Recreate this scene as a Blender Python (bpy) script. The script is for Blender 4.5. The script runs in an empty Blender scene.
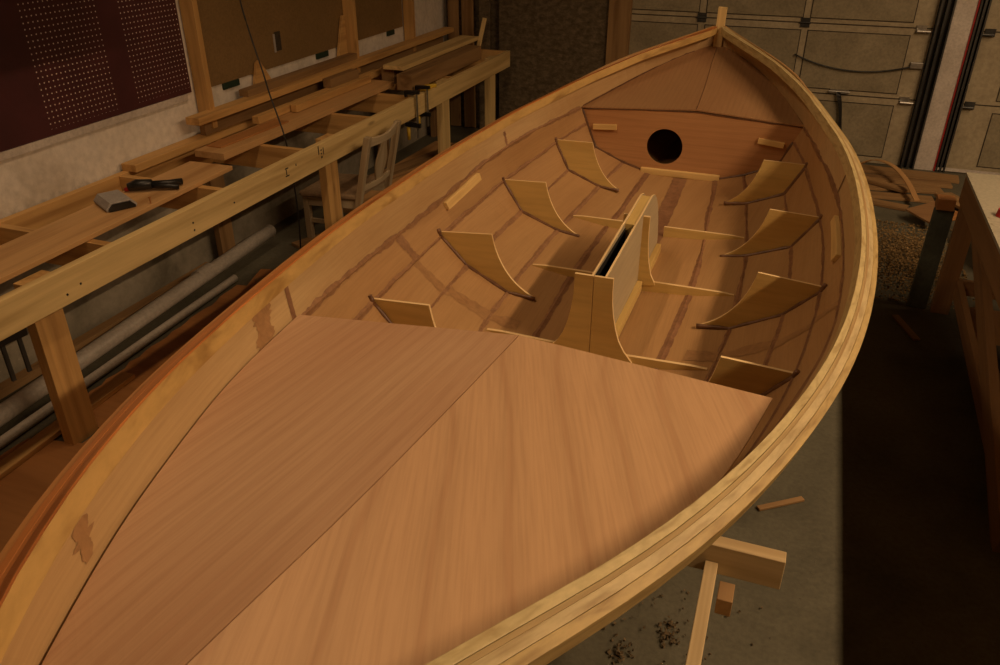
import bpy, math, random
import numpy as np
from mathutils import Vector, Matrix
random.seed(7)
rng = np.random.RandomState(5)
C = bpy.context.scene.collection
SC = bpy.context.scene

# ------------------------------------------------------------------ materials
def nt(name):
    m = bpy.data.materials.new(name); m.use_nodes = True
    t = m.node_tree; b = t.nodes['Principled BSDF']
    return m, t, b
def coords(t, kind, scale):
    if kind == 'gc':
        a = t.nodes.new('ShaderNodeAttribute'); a.attribute_name = 'gc'; out = a.outputs['Vector']
    else:
        a = t.nodes.new('ShaderNodeNewGeometry'); out = a.outputs['Position']
    mp = t.nodes.new('ShaderNodeMapping'); mp.inputs['Scale'].default_value = scale
    t.links.new(out, mp.inputs['Vector'])
    return mp.outputs['Vector']
def noise(t, vec, scale=1, detail=4, rough=.55, dist=0):
    n = t.nodes.new('ShaderNodeTexNoise'); n.inputs['Scale'].default_value = scale
    n.inputs['Detail'].default_value = detail; n.inputs['Roughness'].default_value = rough
    n.inputs['Distortion'].default_value = dist
    t.links.new(vec, n.inputs['Vector']); return n.outputs['Fac']
def ramp(t, fac, stops):
    r = t.nodes.new('ShaderNodeValToRGB'); e = r.color_ramp.elements
    while len(e) < len(stops): e.new(.5)
    for k, (p, c) in enumerate(stops):
        e[k].position = p; e[k].color = (*c, 1) if len(c) == 3 else c
    t.links.new(fac, r.inputs['Fac']); return r.outputs['Color']
def mix(t, fac, a, b, mode='MIX'):
    m = t.nodes.new('ShaderNodeMix'); m.data_type = 'RGBA'; m.blend_type = mode
    for s, v in ((m.inputs[0], fac), (m.inputs[6], a), (m.inputs[7], b)):
        if hasattr(v, 'links') or isinstance(v, bpy.types.NodeSocket): t.links.new(v, s)
        elif isinstance(v, tuple): s.default_value = (*v, 1)
        else: s.default_value = v
    return m.outputs[2]
def bump(t, b, fac, strength=.15, dist=.002):
    n = t.nodes.new('ShaderNodeBump'); n.inputs['Strength'].default_value = strength
    n.inputs['Distance'].default_value = dist
    t.links.new(fac, n.inputs['Height']); t.links.new(n.outputs['Normal'], b.inputs['Normal'])
def mul(c, k): return tuple(x*k for x in c)

def wood(name, base, contrast=.35, rough=.6, fine=90, broad=12, along=1.0, knots=0.0, coat=0):
    m, t, b = nt(name)
    dark = mul((base[0], base[1]*.9, base[2]*.78), 1-contrast)
    v1 = coords(t, 'gc', (along, broad, broad)); v2 = coords(t, 'gc', (along*4, fine, fine))
    n1 = noise(t, v1, 1, 3, .5, .6); n2 = noise(t, v2, 1, 3, .6)
    c1 = ramp(t, n1, [(.32, dark), (.5, base), (.68, mul(base, 1.12))])
    c2 = ramp(t, n2, [(.3, (.86, .84, .81)), (.6, (1.04, 1.04, 1.04))])
    c = mix(t, .75, c1, c2, 'MULTIPLY')
    if knots:
        v3 = coords(t, 'gc', (2.2, 9, 9))
        vo = t.nodes.new('ShaderNodeTexVoronoi'); vo.inputs['Scale'].default_value = 1
        t.links.new(v3, vo.inputs['Vector'])
        k = ramp(t, vo.outputs['Distance'], [(.05, (.28, .2, .13)), (.13, (1, 1, 1))])
        c = mix(t, knots, c, k, 'MULTIPLY')
    t.links.new(c, b.inputs['Base Color']); b.inputs['Roughness'].default_value = rough
    if coat: b.inputs['Coat Weight'].default_value = coat; b.inputs['Coat Roughness'].default_value = .35
    bump(t, b, n2, .12, .001)
    return m

def ply_figure(name, base, dark, rings=5.0, distort=5.0, amount=.35, rough=.55, along=.7, across=3.2, lines=False):
    """rotary cut plywood: flowing cathedral figure with fine pores"""
    m, t, b = nt(name)
    v = coords(t, 'gc', (along, across, 1))
    w = t.nodes.new('ShaderNodeTexWave'); w.wave_type = 'BANDS'; w.bands_direction = 'Y'
    w.inputs['Scale'].default_value = rings; w.inputs['Distortion'].default_value = distort
    w.inputs['Detail'].default_value = 1.5; w.inputs['Detail Scale'].default_value = .55
    w.inputs['Detail Roughness'].default_value = .45
    t.links.new(v, w.inputs['Vector'])
    c1 = ramp(t, w.outputs['Fac'], [(.0, dark), (.05, mul(base, .93)), (.3, mul(base, .98)), (.6, base), (1, mul(base, 1.04))] if lines else [(.0, dark), (.45, base), (1, mul(base, 1.06))])
    n0 = noise(t, coords(t, 'gc', (.9, 1.8, 1)), 1.3, 2, .5)
    c0 = ramp(t, n0, [(.35, mul(dark, 1.05)), (.62, base)])
    c = mix(t, amount, c0, c1)
    n2 = noise(t, coords(t, 'gc', (5, 150, 100)), 1, 2, .6)
    c2 = ramp(t, n2, [(.3, (.86, .83, .8)), (.6, (1.03, 1.03, 1.03))])
    c = mix(t, .7, c, c2, 'MULTIPLY')
    t.links.new(c, b.inputs['Base Color']); b.inputs['Roughness'].default_value = rough
    bump(t, b, n2, .06, .0006)
    return m

def mottled(name, stops, scale=3, detail=8, rough=.85, bmp=.3, fine=60, kind='pos', sc=(1, 1, 1), metallic=0, spots=None):
    m, t, b = nt(name)
    v = coords(t, kind, sc)
    n1 = noise(t, v, scale, detail, .62, .3); c = ramp(t, n1, stops)
    n2 = noise(t, v, fine, 3, .6)
    c = mix(t, .6, c, ramp(t, n2, [(.3, (.7, .7, .7)), (.62, (1.1, 1.1, 1.1))]), 'MULTIPLY')
    if spots:
        n3 = noise(t, v, spots[0], 2, .5)
        c = mix(t, ramp(t, n3, [(spots[1], (0, 0, 0)), (spots[1]+.03, (1, 1, 1))]), c, spots[2])
    t.links.new(c, b.inputs['Base Color']); b.inputs['Roughness'].default_value = rough
    b.inputs['Metallic'].default_value = metallic
    if bmp: bump(t, b, n2, bmp, .003)
    return m

M = {}
M['okoume'] = ply_figure('hull_plywood', (.435, .262, .115), (.37, .21, .088), 1.2, 4.0, .2, .5)
M['topside'] = ply_figure('topside_plywood', (.50, .345, .17), (.44, .28, .13), 1.0, 4.0, .2, .5)
M['deck_a'] = ply_figure('deck_plywood_straight_figure', (.525, .325, .185), (.45, .25, .135), 2.2, 5.0, .30, .5, .3, 4.0)
M['deck_b'] = ply_figure('deck_plywood_cathedral_figure', (.54, .335, .18), (.45, .26, .135), 1.8, 9.5, .72, .5, .95, 1.5, lines=True)
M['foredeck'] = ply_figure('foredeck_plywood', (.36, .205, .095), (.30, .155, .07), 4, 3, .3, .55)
M['bulk'] = ply_figure('bulkhead_plywood', (.50, .27, .12), (.42, .21, .09), 3, 5, .3, .5)
M['knee'] = wood('birch_plywood', (.61, .43, .15), .08, .5, 50, 3, 1.0)
M['kneeedge'] = wood('pale_plywood_edge', (.82, .62, .33), .15, .6, 200, 10)
M['casep'] = wood('pale_case_plywood', (.44, .365, .235), .06, .5, 50, 3, 1.0)
M['inwale'] = wood('inwale_pale_wood', (.53, .43, .21), .26, .42, 90, 70, 14, 0, .15)
M['inwale_dull'] = wood('inwale_golden_wood', (.52, .34, .12), .35, .42, 60, 24, 5.0, 0, .15)
M['outwale'] = wood('outwale_golden_wood', (.48, .35, .145), .30, .4, 90, 60, 8, 0, .2)
M['outwale2'] = wood('outwale_pale_strip', (.53, .42, .22), .28, .4, 90, 60, 8, 0, .2)
M['redrail'] = wood('reddish_left_rail', (.55, .20, .05), .45, .35, 60, 30, 1.6, 0, .3)  # left rail strips, redder than the right ones
M['orangerail'] = wood('orange_left_rail', (.60, .27, .08), .35, .35, 60, 30, 1.6, 0, .3)
M['cleat'] = wood('pale_cleat_wood', (.70, .49, .20), .2, .5, 60, 20, 1.5)
M['plyedge'] = wood('plywood_edge', (.44, .32, .14), .3, .6, 100, 30)
M['fillet'] = mottled('epoxy_seam_brown', [(.3, (.19, .09, .045)), (.6, (.28, .145, .075))], 14, 6, .45, .2)
M['fillet_lt'] = mottled('epoxy_seam_light_brown', [(.3, (.235, .12, .058)), (.6, (.32, .175, .09))], 16, 6, .45, .2)
M['fillet_dk'] = mottled('dark_epoxy_fillet', [(.3, (.085, .038, .018)), (.65, (.16, .075, .035))], 18, 5, .4, .2)
M['fillet_md'] = mottled('brown_epoxy_fillet', [(.3, (.11, .05, .024)), (.65, (.20, .10, .05))], 18, 5, .4, .2)
M['smear'] = mottled('thin_epoxy_smear', [(.3, (.37, .21, .095)), (.65, (.33, .18, .08))], 12, 6, .4, .1)
M['stud'] = wood('framing_lumber', (.60, .36, .13), .3, .65, 55, 16, .8, .5)
M['stud_lt'] = wood('pale_framing_lumber', (.70, .52, .235), .28, .65, 55, 14, .7, .6)
M['stud_dk'] = wood('weathered_lumber', (.30, .18, .075), .35, .75, 45, 12, .8, .4)
M['board'] = wood('bench_board', (.58, .35, .15), .22, .6, 70, 8, .7)
M['orange'] = wood('orange_brown_plywood', (.42, .19, .06), .3, .6, 30, 4, .6)
M['cradlew'] = wood('cradle_lumber', (.60, .47, .26), .25, .7, 50, 14, .8, .5)
M['chair'] = wood('faded_chair_wood', (.50, .40, .26), .25, .6, 60, 14, 1)
M['seat'] = mottled('worn_seat_fabric', [(.3, (.24, .155, .085)), (.7, (.33, .23, .13))], 9, 4, .9, .3)
M['white'] = mottled('white_painted_block_wall', [(.28, (.42, .36, .28)), (.45, (.66, .60, .52)), (.7, (.74, .69, .62))], 2.2, 9, .9, .5, 26)
M['curb'] = mottled('dirty_foundation', [(.3, (.16, .13, .07)), (.7, (.30, .25, .16))], 5, 8, .95, .5)
M['concrete'] = mottled('stained_concrete', [(.25, (.045, .042, .027)), (.5, (.105, .098, .066)), (.78, (.15, .14, .10))], 1.7, 10, .85, .35, 55, spots=(46, .74, (.05, .042, .03)))
M['doorp'] = mottled('aged_garage_door_paint', [(.3, (.31, .26, .17)), (.65, (.44, .38, .26))], 2.5, 9, .7, .25, 40)
M['doorin'] = mottled('garage_door_inset_hardboard', [(.3, (.21, .18, .115)), (.7, (.33, .285, .19))], 3.5, 9, .8, .4, 50)
M['groove'] = mottled('dark_groove', [(.3, (.03, .022, .014)), (.7, (.06, .045, .03))], 9, 3, .9, 0)
M['jamb'] = mottled('white_painted_jamb', [(.3, (.48, .43, .38)), (.6, (.64, .59, .54))], 4, 8, .6, .2)
M['steel'] = mottled('dark_steel_track', [(.3, (.035, .037, .037)), (.7, (.10, .10, .095))], 7, 5, .45, .1, metallic=.6, sc=(1, 1, .3))
M['brightsteel'] = mottled('worn_bright_steel', [(.3, (.35, .34, .31)), (.7, (.55, .53, .5))], 8, 3, .35, .1, metallic=.9)
M['red'] = mottled('red_seal', [(.3, (.35, .02, .02)), (.7, (.5, .03, .03))], 9, 3, .5, 0)
M['black'] = mottled('black_plastic', [(.3, (.008, .008, .008)), (.7, (.018, .018, .018))], 9, 3, .4, 0)
M['void'] = mottled('slot_shade_black', [(.3, (.003, .003, .004)), (.7, (.006, .006, .007))], 9, 3, .9, 0)
M['yellow'] = mottled('yellow_plastic', [(.3, (.65, .42, .03)), (.7, (.8, .55, .05))], 9, 3, .4, 0)
M['pipe'] = mottled('grey_plastic_pipe', [(.3, (.40, .365, .315)), (.7, (.50, .465, .41))], 6, 8, .5, .1)
M['grey'] = mottled('grey_sandpaper', [(.3, (.34, .31, .29)), (.7, (.43, .40, .37))], 30, 4, .9, .4, 200)
M['paint'] = mottled('dark_grey_green_paint', [(.3, (.06, .072, .062)), (.7, (.11, .13, .11))], 8, 6, .6, .2)
M['green'] = mottled('dark_green_tape', [(.3, (.01, .03, .018)), (.7, (.02, .05, .03))], 8, 4, .6, 0)
M['tabletop'] = mottled('white_laminate', [(.3, (.34, .31, .23)), (.5, (.40, .37, .28)), (.8, (.43, .395, .305))], 3, 8, .45, .05, spots=(18, .70, (.16, .11, .06)))
M['tablewood'] = wood('brown_table_wood', (.27, .15, .065), .3, .7, 50, 12, .8)
M['osb'] = mottled('oriented_strand_board', [(.3, (.06, .043, .024)), (.5, (.12, .09, .052)), (.72, (.20, .15, .09))], 16, 4, .85, .5, 60, sc=(1, 1, 1.6))
M['hardboard'] = mottled('brown_hardboard', [(.3, (.20, .125, .045)), (.7, (.25, .155, .06))], 2.2, 5, .8, .1, 80)
M['ceiling'] = mottled('ceiling_board', [(.3, (.30, .26, .2)), (.7, (.36, .31, .25))], 2, 4, .9, 0)
M['sawdust'] = mottled('pale_wood_shavings', [(.3, (.15, .095, .035)), (.7, (.32, .21, .085))], 20, 5, .9, .2)
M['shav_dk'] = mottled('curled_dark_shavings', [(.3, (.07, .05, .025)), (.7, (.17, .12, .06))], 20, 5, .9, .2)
M['housing'] = mottled('white_lamp_housing', [(.3, (.5, .5, .5)), (.7, (.6, .6, .6))], 3, 2, .5, 0)

def wallmat():
    m, t, b = nt('white_painted_wall_darker_below')
    g = t.nodes.new('ShaderNodeNewGeometry'); P = g.outputs['Position']
    n1 = noise(t, P, 2.2, 9, .62, .3); n2 = noise(t, P, 26, 4, .6)
    up = ramp(t, n1, [(.28, (.52, .46, .38)), (.45, (.74, .69, .62)), (.7, (.82, .78, .72))])
    lo = ramp(t, n1, [(.3, (.13, .115, .08)), (.5, (.27, .24, .18)), (.7, (.36, .32, .25))])  # darker tones for the lower part of the wall
    s = t.nodes.new('ShaderNodeSeparateXYZ'); t.links.new(P, s.inputs[0])
    a = t.nodes.new('ShaderNodeMath'); a.operation = 'MULTIPLY_ADD'; t.links.new(n2, a.inputs[0]); a.inputs[1].default_value = .10; t.links.new(s.outputs['Z'], a.inputs[2])
    k = ramp(t, a.outputs[0], [(.68, (0, 0, 0)), (.80, (1, 1, 1))])
    c = mix(t, k, lo, up); c = mix(t, .6, c, ramp(t, n2, [(.3, (.75, .75, .75)), (.62, (1.08, 1.08, 1.08))]), 'MULTIPLY')
    t.links.new(c, b.inputs['Base Color']); b.inputs['Roughness'].default_value = .9; bump(t, b, n2, .5, .003); return m
M['leftwall'] = wallmat()
# pegboard: dark red hardboard with rows of holes through to the white wall
def pegmat():
    m, t, b = nt('dark_red_pegboard')
    g = t.nodes.new('ShaderNodeNewGeometry'); s = t.nodes.new('ShaderNodeSeparateXYZ'); t.links.new(g.outputs['Position'], s.inputs[0])
    def mm(op, a, bb=None, c=None):
        n = t.nodes.new('ShaderNodeMath'); n.operation = op
        for k, v in enumerate((a, bb, c)):
            if v is None: continue
            if isinstance(v, (int, float)): n.inputs[k].default_value = v
            else: t.links.new(v, n.inputs[k])
        return n.outputs[0]
    P = .0254
    fy = mm('SUBTRACT', mm('FRACT', mm('DIVIDE', s.outputs['Y'], P)), .5)
    fz = mm('SUBTRACT', mm('FRACT', mm('DIVIDE', s.outputs['Z'], P)), .5)
    r = mm('SQRT', mm('ADD', mm('MULTIPLY', fy, fy), mm('MULTIPLY', fz, fz)))
    hole = mm('LESS_THAN', r, .125)
    # no holes in front of the studs and along the lower rail
    band = lambda a, bb: mm('MULTIPLY', mm('GREATER_THAN', s.outputs['Y'], a), mm('LESS_THAN', s.outputs['Y'], bb))
    reg = mm('ADD', band(2.70, 3.125), band(3.25, 3.655))
    reg = mm('MULTIPLY', reg, mm('GREATER_THAN', s.outputs['Z'], 1.03))
    hole = mm('MULTIPLY', hole, reg)
    n1 = noise(t, g.outputs['Position'], 3, 5)
    base = ramp(t, n1, [(.3, (.048, .010, .013)), (.7, (.078, .016, .021))])
    t.links.new(mix(t, hole, base, (.80, .70, .62)), b.inputs['Base Color']); b.inputs['Roughness'].default_value = .6
    return m
M['peg'] = pegmat()

# ------------------------------------------------------------------ mesh builder
class G:
    def __init__(s): s.v = []; s.g = []; s.f = []; s.m = []
    def add(s, pts, gc, faces, mi=0):
        o = len(s.v); s.v += [tuple(p) for p in pts]; s.g += [tuple(c) for c in gc]
        for k, f in enumerate(faces):
            s.f.append([i+o for i in f]); s.m.append(mi[k] if isinstance(mi, list) else mi)
    def box(s, p0, p1, w, h, up=(0, 0, 1), mi=0):
        """beam with its axis p0->p1, w across, h along up"""
        p0 = Vector(p0); p1 = Vector(p1); a = (p1-p0); L = a.length; a.normalize()
        up = Vector(up); sd = a.cross(up); sd.normalize(); u = sd.cross(a); u.normalize()
        r = [random.uniform(0, 40) for _ in range(3)]
        pts, gc = [], []
        for l, P in ((0, p0), (L, p1)):
            for sx, sz in ((-1, -1), (1, -1), (1, 1), (-1, 1)):
                pts.append(P+sd*(sx*w/2)+u*(sz*h/2)); gc.append((l+r[0], sx*w/2+r[1], sz*h/2+r[2]))
        s.add(pts, gc, [(3, 2, 1, 0), (4, 5, 6, 7), (0, 1, 5, 4), (1, 2, 6, 5), (2, 3, 7, 6), (3, 0, 4, 7)], mi)
    def aabox(s, a, b, mi=0):
        """axis aligned box from corner to corner, grain along its longest side"""
        a = Vector(a); b = Vector(b); d = [abs(b[i]-a[i]) for i in range(3)]; k = d.index(max(d)); c = (a+b)/2
        e = Vector((0, 0, 0)); e[k] = d[k]/2
        if k == 2: s.box(c-e, c+e, d[0], d[1], (0, 1, 0), mi)
        else: s.box(c-e, c+e, d[1-k], d[2], (0, 0, 1), mi)
    def prism(s, poly, to3, thick, mi=0, edge=None, holes=None):
        """2-D outline (u,v) extruded; to3(u,v,t) gives the world point at t=0..thick"""
        from mathutils.geometry import tessellate_polygon
        loops = [poly]+(holes or [])
        flat = [p for l in loops for p in l]; n = len(flat)
        tris = tessellate_polygon([[Vector((p[0], p[1], 0)) for p in l] for l in loops])
        r = [random.uniform(0, 40) for _ in range(2)]
        pts = [to3(p[0], p[1], 0) for p in flat]+[to3(p[0], p[1], thick) for p in flat]
        gc = [(p[0]+r[0], p[1]+r[1], 0) for p in flat]+[(p[0]+r[0], p[1]+r[1], .02) for p in flat]
        f = [tuple(t) for t in tris]+[tuple(i+n for i in reversed(t)) for t in tris]; ms = [mi]*len(f)
        o = 0
        for l in loops:
            k = len(l)
            for i in range(k):
                j = (i+1) % k; f.append((o+i, o+j, o+j+n, o+i+n)); ms.append(mi if edge is None else edge)
            o += k
        s.add(pts, gc, f, ms)
    def loft(s, secs, gcs, closed=True, caps=True, mi=0):
        n = len(secs[0]); pts = [p for q in secs for p in q]; gc = [c for q in gcs for c in q]; f = []
        for i in range(len(secs)-1):
            for j in range(n if closed else n-1):
                k = (j+1) % n; f.append((i*n+j, i*n+k, (i+1)*n+k, (i+1)*n+j))
        if caps and closed: f.append(tuple(range(n))[::-1]); f.append(tuple((len(secs)-1)*n+j for j in range(n)))
        s.add(pts, gc, f, mi)
    def tube(s, path, r, n=10, mi=0):
        path = [Vector(p) for p in path]; secs, gcs = [], []; L = 0
        up = Vector((0, 0, 1))
        for i, p in enumerate(path):
            a = (path[min(i+1, len(path)-1)]-path[max(i-1, 0)]).normalized()
            u = up if abs(a.dot(up)) < .93 else Vector((0, 1, 0))
            x = a.cross(u).normalized(); y = x.cross(a)
            if i: L += (p-path[i-1]).length
            rr = r[i] if isinstance(r, (list, tuple)) else r
            secs.append([p+x*(rr*math.cos(2*math.pi*k/n))+y*(rr*math.sin(2*math.pi*k/n)) for k in range(n)])
            gcs.append([(L, rr*math.cos(2*math.pi*k/n), rr*math.sin(2*math.pi*k/n)) for k in range(n)])
        s.loft(secs, gcs, True, True, mi)

off = {}
def obj(name, g, mats, parent=None, bevel=0, smooth=False, label=None):
    if not isinstance(mats, (list, tuple)): mats = [mats]
    o3 = off.get(parent.name, Vector((0, 0, 0))) if parent else Vector((0, 0, 0))
    me = bpy.data.meshes.new(name)
    if parent is None:
        # the origin at the foot of the thing
        a = np.array(g.v); o3 = Vector(((a[:, 0].min()+a[:, 0].max())/2, (a[:, 1].min()+a[:, 1].max())/2, a[:, 2].min()))
    me.from_pydata([tuple(Vector(p)-o3) for p in g.v], [], g.f)
    at = me.attributes.new('gc', 'FLOAT_VECTOR', 'POINT')
    at.data.foreach_set('vector', np.array(g.g, dtype=np.float32).ravel())
    for m in mats: me.materials.append(m)
    me.polygons.foreach_set('material_index', g.m)
    import bmesh
    bm = bmesh.new(); bm.from_mesh(me); bmesh.ops.recalc_face_normals(bm, faces=bm.faces); bm.to_mesh(me); bm.free()
    if smooth:
        for p in me.polygons: p.use_smooth = True
    me.update()
    o = bpy.data.objects.new(name, me); C.objects.link(o)
    if parent: o.parent = parent; off[o.name] = o3
    else: o.location = o3; off[o.name] = o3
    if bevel:
        b = o.modifiers.new('bevel', 'BEVEL'); b.width = bevel; b.segments = 2; b.limit_method = 'ANGLE'; b.angle_limit = math.radians(50)
    if label: o['label'] = label
    return o
def thing(name, label, cat, loc, group=None):
    o = bpy.data.objects.new(name, None); C.objects.link(o); o.location = loc; o.empty_display_size = .1
    off[o.name] = Vector(loc); return tag(o, label, cat, group)
def tag(o, label, cat, group=None):
    o['label'] = label; o['category'] = cat
    if group: o['group'] = group
    return o
def struct(o, ): o['kind'] = 'structure'; return o
def bx(*args, mi=0):
    g = G(); g.aabox(*args, mi=mi); return g
def bm_(*args, **k):
    g = G(); g.box(*args, **k); return g

# ------------------------------------------------------------------ interpolation (monotone cubic)
def pchip(X, Y):
    X = np.array(X, float); Y = np.array(Y, float); h = np.diff(X); d = np.diff(Y)/h; m = np.zeros(len(X))
    for i in range(1, len(X)-1):
        if d[i-1]*d[i] > 0:
            w1 = 2*h[i]+h[i-1]; w2 = h[i]+2*h[i-1]; m[i] = (w1+w2)/(w1/d[i-1]+w2/d[i])
    m[0] = d[0]; m[-1] = d[-1]
    def f(x):
        x = min(max(x, X[0]), X[-1]); i = min(int(np.searchsorted(X, x, 'right')-1), len(X)-2); t = (x-X[i])/h[i]
        return float((2*t**3-3*t**2+1)*Y[i]+(t**3-2*t**2+t)*h[i]*m[i]+(-2*t**3+3*t**2)*Y[i+1]+(t**3-t**2)*h[i]*m[i+1])
    return f
CX = -.5                       # the boat's centreplane
rail_b = pchip([.06, .2, .36, .523, .63, .764, .905, 1.034, 1.179, 1.344, 1.516, 1.7, 1.9, 2.164, 2.454, 2.756, 2.95, 3.123, 3.291, 3.458, 3.616, 3.8, 4.0, 4.2, 4.373, 4.544, 4.72, 4.83, 4.885],
               [.012, .14, .245, .333, .392, .454, .512, .555, .600, .643, .683, .716, .743, .766, .778, .773, .764, .749, .725, .691, .650, .601, .545, .472, .388, .270, .130, .052, .016])
def smoothed(f, lo, hi, sig):
    xs = np.linspace(lo, hi, 400); v = np.array([f(x) for x in xs]); h = xs[1]-xs[0]; n = int(4*sig/h)
    ext = np.concatenate([2*v[0]-v[n:0:-1], v, 2*v[-1]-v[-2:-n-2:-1]]); k = np.exp(-.5*(np.arange(-n, n+1)*h/sig)**2); k /= k.sum()
    w = np.convolve(ext, k, 'same')[n:-n]; return lambda x: float(np.interp(x, xs, w))
rail_b = smoothed(rail_b, .06, 4.885, .10)
rail_z = pchip([.06, .3, .523, .7, .9, 1.18, 1.5, 2.0, 2.454, 3.0, 3.46, 3.94, 4.23, 4.46, 4.72, 4.885], [1.375, 1.338, 1.305, 1.27, 1.234, 1.19, 1.152, 1.119, 1.104, 1.107, 1.131, 1.170, 1.198, 1.238, 1.295, 1.330])
def sec_w(y, p):               # perpendicular thickness p -> athwartship width
    s = (rail_b(y+.01)-rail_b(y-.01))/.02
    return p*math.sqrt(1+min(s*s, 4))
def S(k):
    T = {1: ([.06, .393, .583, .646, .806, 1.117, 1.467, 1.763, 2.0, 2.25, 2.5, 2.8, 3.0, 3.15, 3.31, 3.57, 3.94, 4.13, 4.36, 4.5, 4.66, 4.75, 4.84, 4.885],
             [.006, .192, .289, .319, .386, .502, .579, .640, .678, .700, .712, .708, .690, .666, .636, .592, .530, .480, .405, .345, .255, .185, .10, .006],
             [1.29, 1.235, 1.203, 1.19, 1.161, 1.11, 1.062, 1.020, .992, .976, .967, .980, 1.004, 1.020, 1.033, 1.040, 1.036, 1.052, 1.078, 1.106, 1.140, 1.170, 1.205, 1.225]),
         2: ([.06, .6, 1.0, 1.45, 1.9, 2.2, 2.5, 2.8, 3.12, 3.34, 3.63, 3.94, 4.3, 4.6, 4.885],
             [.006, .24, .395, .525, .605, .637, .662, .665, .645, .612, .565, .497, .385, .235, .006],
             [1.20, 1.10, 1.02, .957, .912, .888, .875, .878, .896, .912, .938, .962, 1.0, 1.05, 1.12]),
         3: ([.06, .6, 1.0, 1.45, 1.9, 2.2, 2.5, 2.8, 3.12, 3.42, 3.66, 3.94, 4.3, 4.6, 4.885],
             [.005, .18, .31, .43, .505, .540, .560, .566, .560, .527, .494, .449, .33, .19, .005],
             [1.10, .98, .90, .845, .800, .783, .774, .770, .768, .785, .815, .845, .89, .94, 1.01]),
         4: ([.06, .6, 1.0, 1.45, 1.9, 2.2, 2.5, 2.8, 3.12, 3.5, 3.82, 3.94, 4.3, 4.6, 4.885],
             [.004, .11, .20, .30, .355, .382, .402, .405, .394, .357, .317, .300, .21, .12, .004],
             [.99, .86, .79, .735, .705, .695, .692, .696, .704, .733, .766, .779, .84, .89, .96]),
         5: ([.06, .6, 1.0, 1.45, 1.9, 2.2, 2.5, 2.8, 3.12, 3.5, 3.94, 4.3, 4.6, 4.885],
             [.003, .06, .11, .165, .195, .212, .222, .228, .220, .195, .167, .11, .06, .003],
             [.92, .79, .73, .690, .670, .663, .662, .668, .678, .700, .742, .80, .86, .93])}[k]
    return pchip(T[0], T[1]), pchip(T[0], T[2])
SS = {k: S(k) for k in range(1, 6)}
SS = {k: (smoothed(a, .06, 4.885, .09), smoothed(b, .06, 4.885, .09)) for k, (a, b) in SS.items()}
keel_z = pchip([.06, .6, 1.0, 1.45, 1.9, 2.2, 2.5, 2.8, 3.12, 3.5, 3.94, 4.3, 4.6, 4.885], [.90, .76, .705, .672, .655, .650, .650, .654, .664, .690, .735, .79, .85, .92])
TILT = .36                      # the rail tops are square to the flared topsides
def fade(y): return max(0, min(1, (4.86-y)/.5, (y-.08)/.3))
def section(y):                # inner face, from the sheer down to the keel
    zr = rail_z(y)+.030*TILT*fade(y); b0 = max(rail_b(y)-sec_w(y, .034), .006)
    s1 = SS[1][0](y); b0 = max(b0, min(s1+.004, rail_b(y)-.004))
    p = [(b0, zr)]+[(SS[k][0](y), SS[k][1](y)) for k in range(1, 6)]+[(0.0, keel_z(y))]
    return p
def hull_at_z(y, z):
    p = section(y)
    for (b1, z1), (b2, z2) in zip(p, p[1:]):
        if z <= z1 and z >= z2: return b1+(b2-b1)*(z1-z)/max(z1-z2, 1e-6)
    return p[0][0]
def hull_at_b(y, b):
    p = section(y)
    for (b1, z1), (b2, z2) in zip(p[1:], p[2:]):
        if b <= b1 and b >= b2: return z1+(z2-z1)*(b1-b)/max(b1-b2, 1e-6)
    return p[1][1]
def outward(p, i):
    a = p[max(i-1, 0)]; b = p[min(i+1, len(p)-1)]; d = (b[0]-a[0], b[1]-a[1]); L = math.hypot(*d) or 1
    return (-d[1]/L, d[0]/L)        # points away from the centreplane and down

# ------------------------------------------------------------------ the boat
boat = thing('wooden_boat', 'unfinished double-ended plywood boat with laminated rails, resting on a timber cradle', 'boat', (CX, 2.45, .64))
ys = [.06, .1, .16, .24]+list(np.arange(.32, 4.66, .07))+[4.7, 4.76, 4.81, 4.85, 4.875]
g = G(); secs, gcs = [], []
for y in ys:
    p = section(y); t = .008
    inn = [(-b, z) for b, z in p]+[(b, z) for b, z in p[-2::-1]]
    out = []
    for i, (b, z) in enumerate(p):
        n = outward(p, i); n = (-n[0], -n[1]) if n[0] < 0 else n
        if i == len(p)-1: n = (0, -1)
        out.append((b+abs(n[0])*t, z-abs(n[1])*t if i else z))
    o2 = out+[(-b, z) for b, z in out[-2::-1]]
    ring = inn+o2
    secs.append([(CX+b, y, z) for b, z in ring])
    cum = [0.0]
    for a, b in zip(ring, ring[1:]): cum.append(cum[-1]+math.hypot(b[0]-a[0], b[1]-a[1]))
    gcs.append([(y, c, 0) for c in cum])
g.loft(secs, gcs)
nr = len(secs[0])
for i, fc in enumerate(g.f):
    if len(fc) == 4 and i//nr < len(secs)-1 and i % nr in (0, 11): g.m[i] = 1
hull = obj('hull', g, [M['okoume'], M['topside']], boat)

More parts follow.
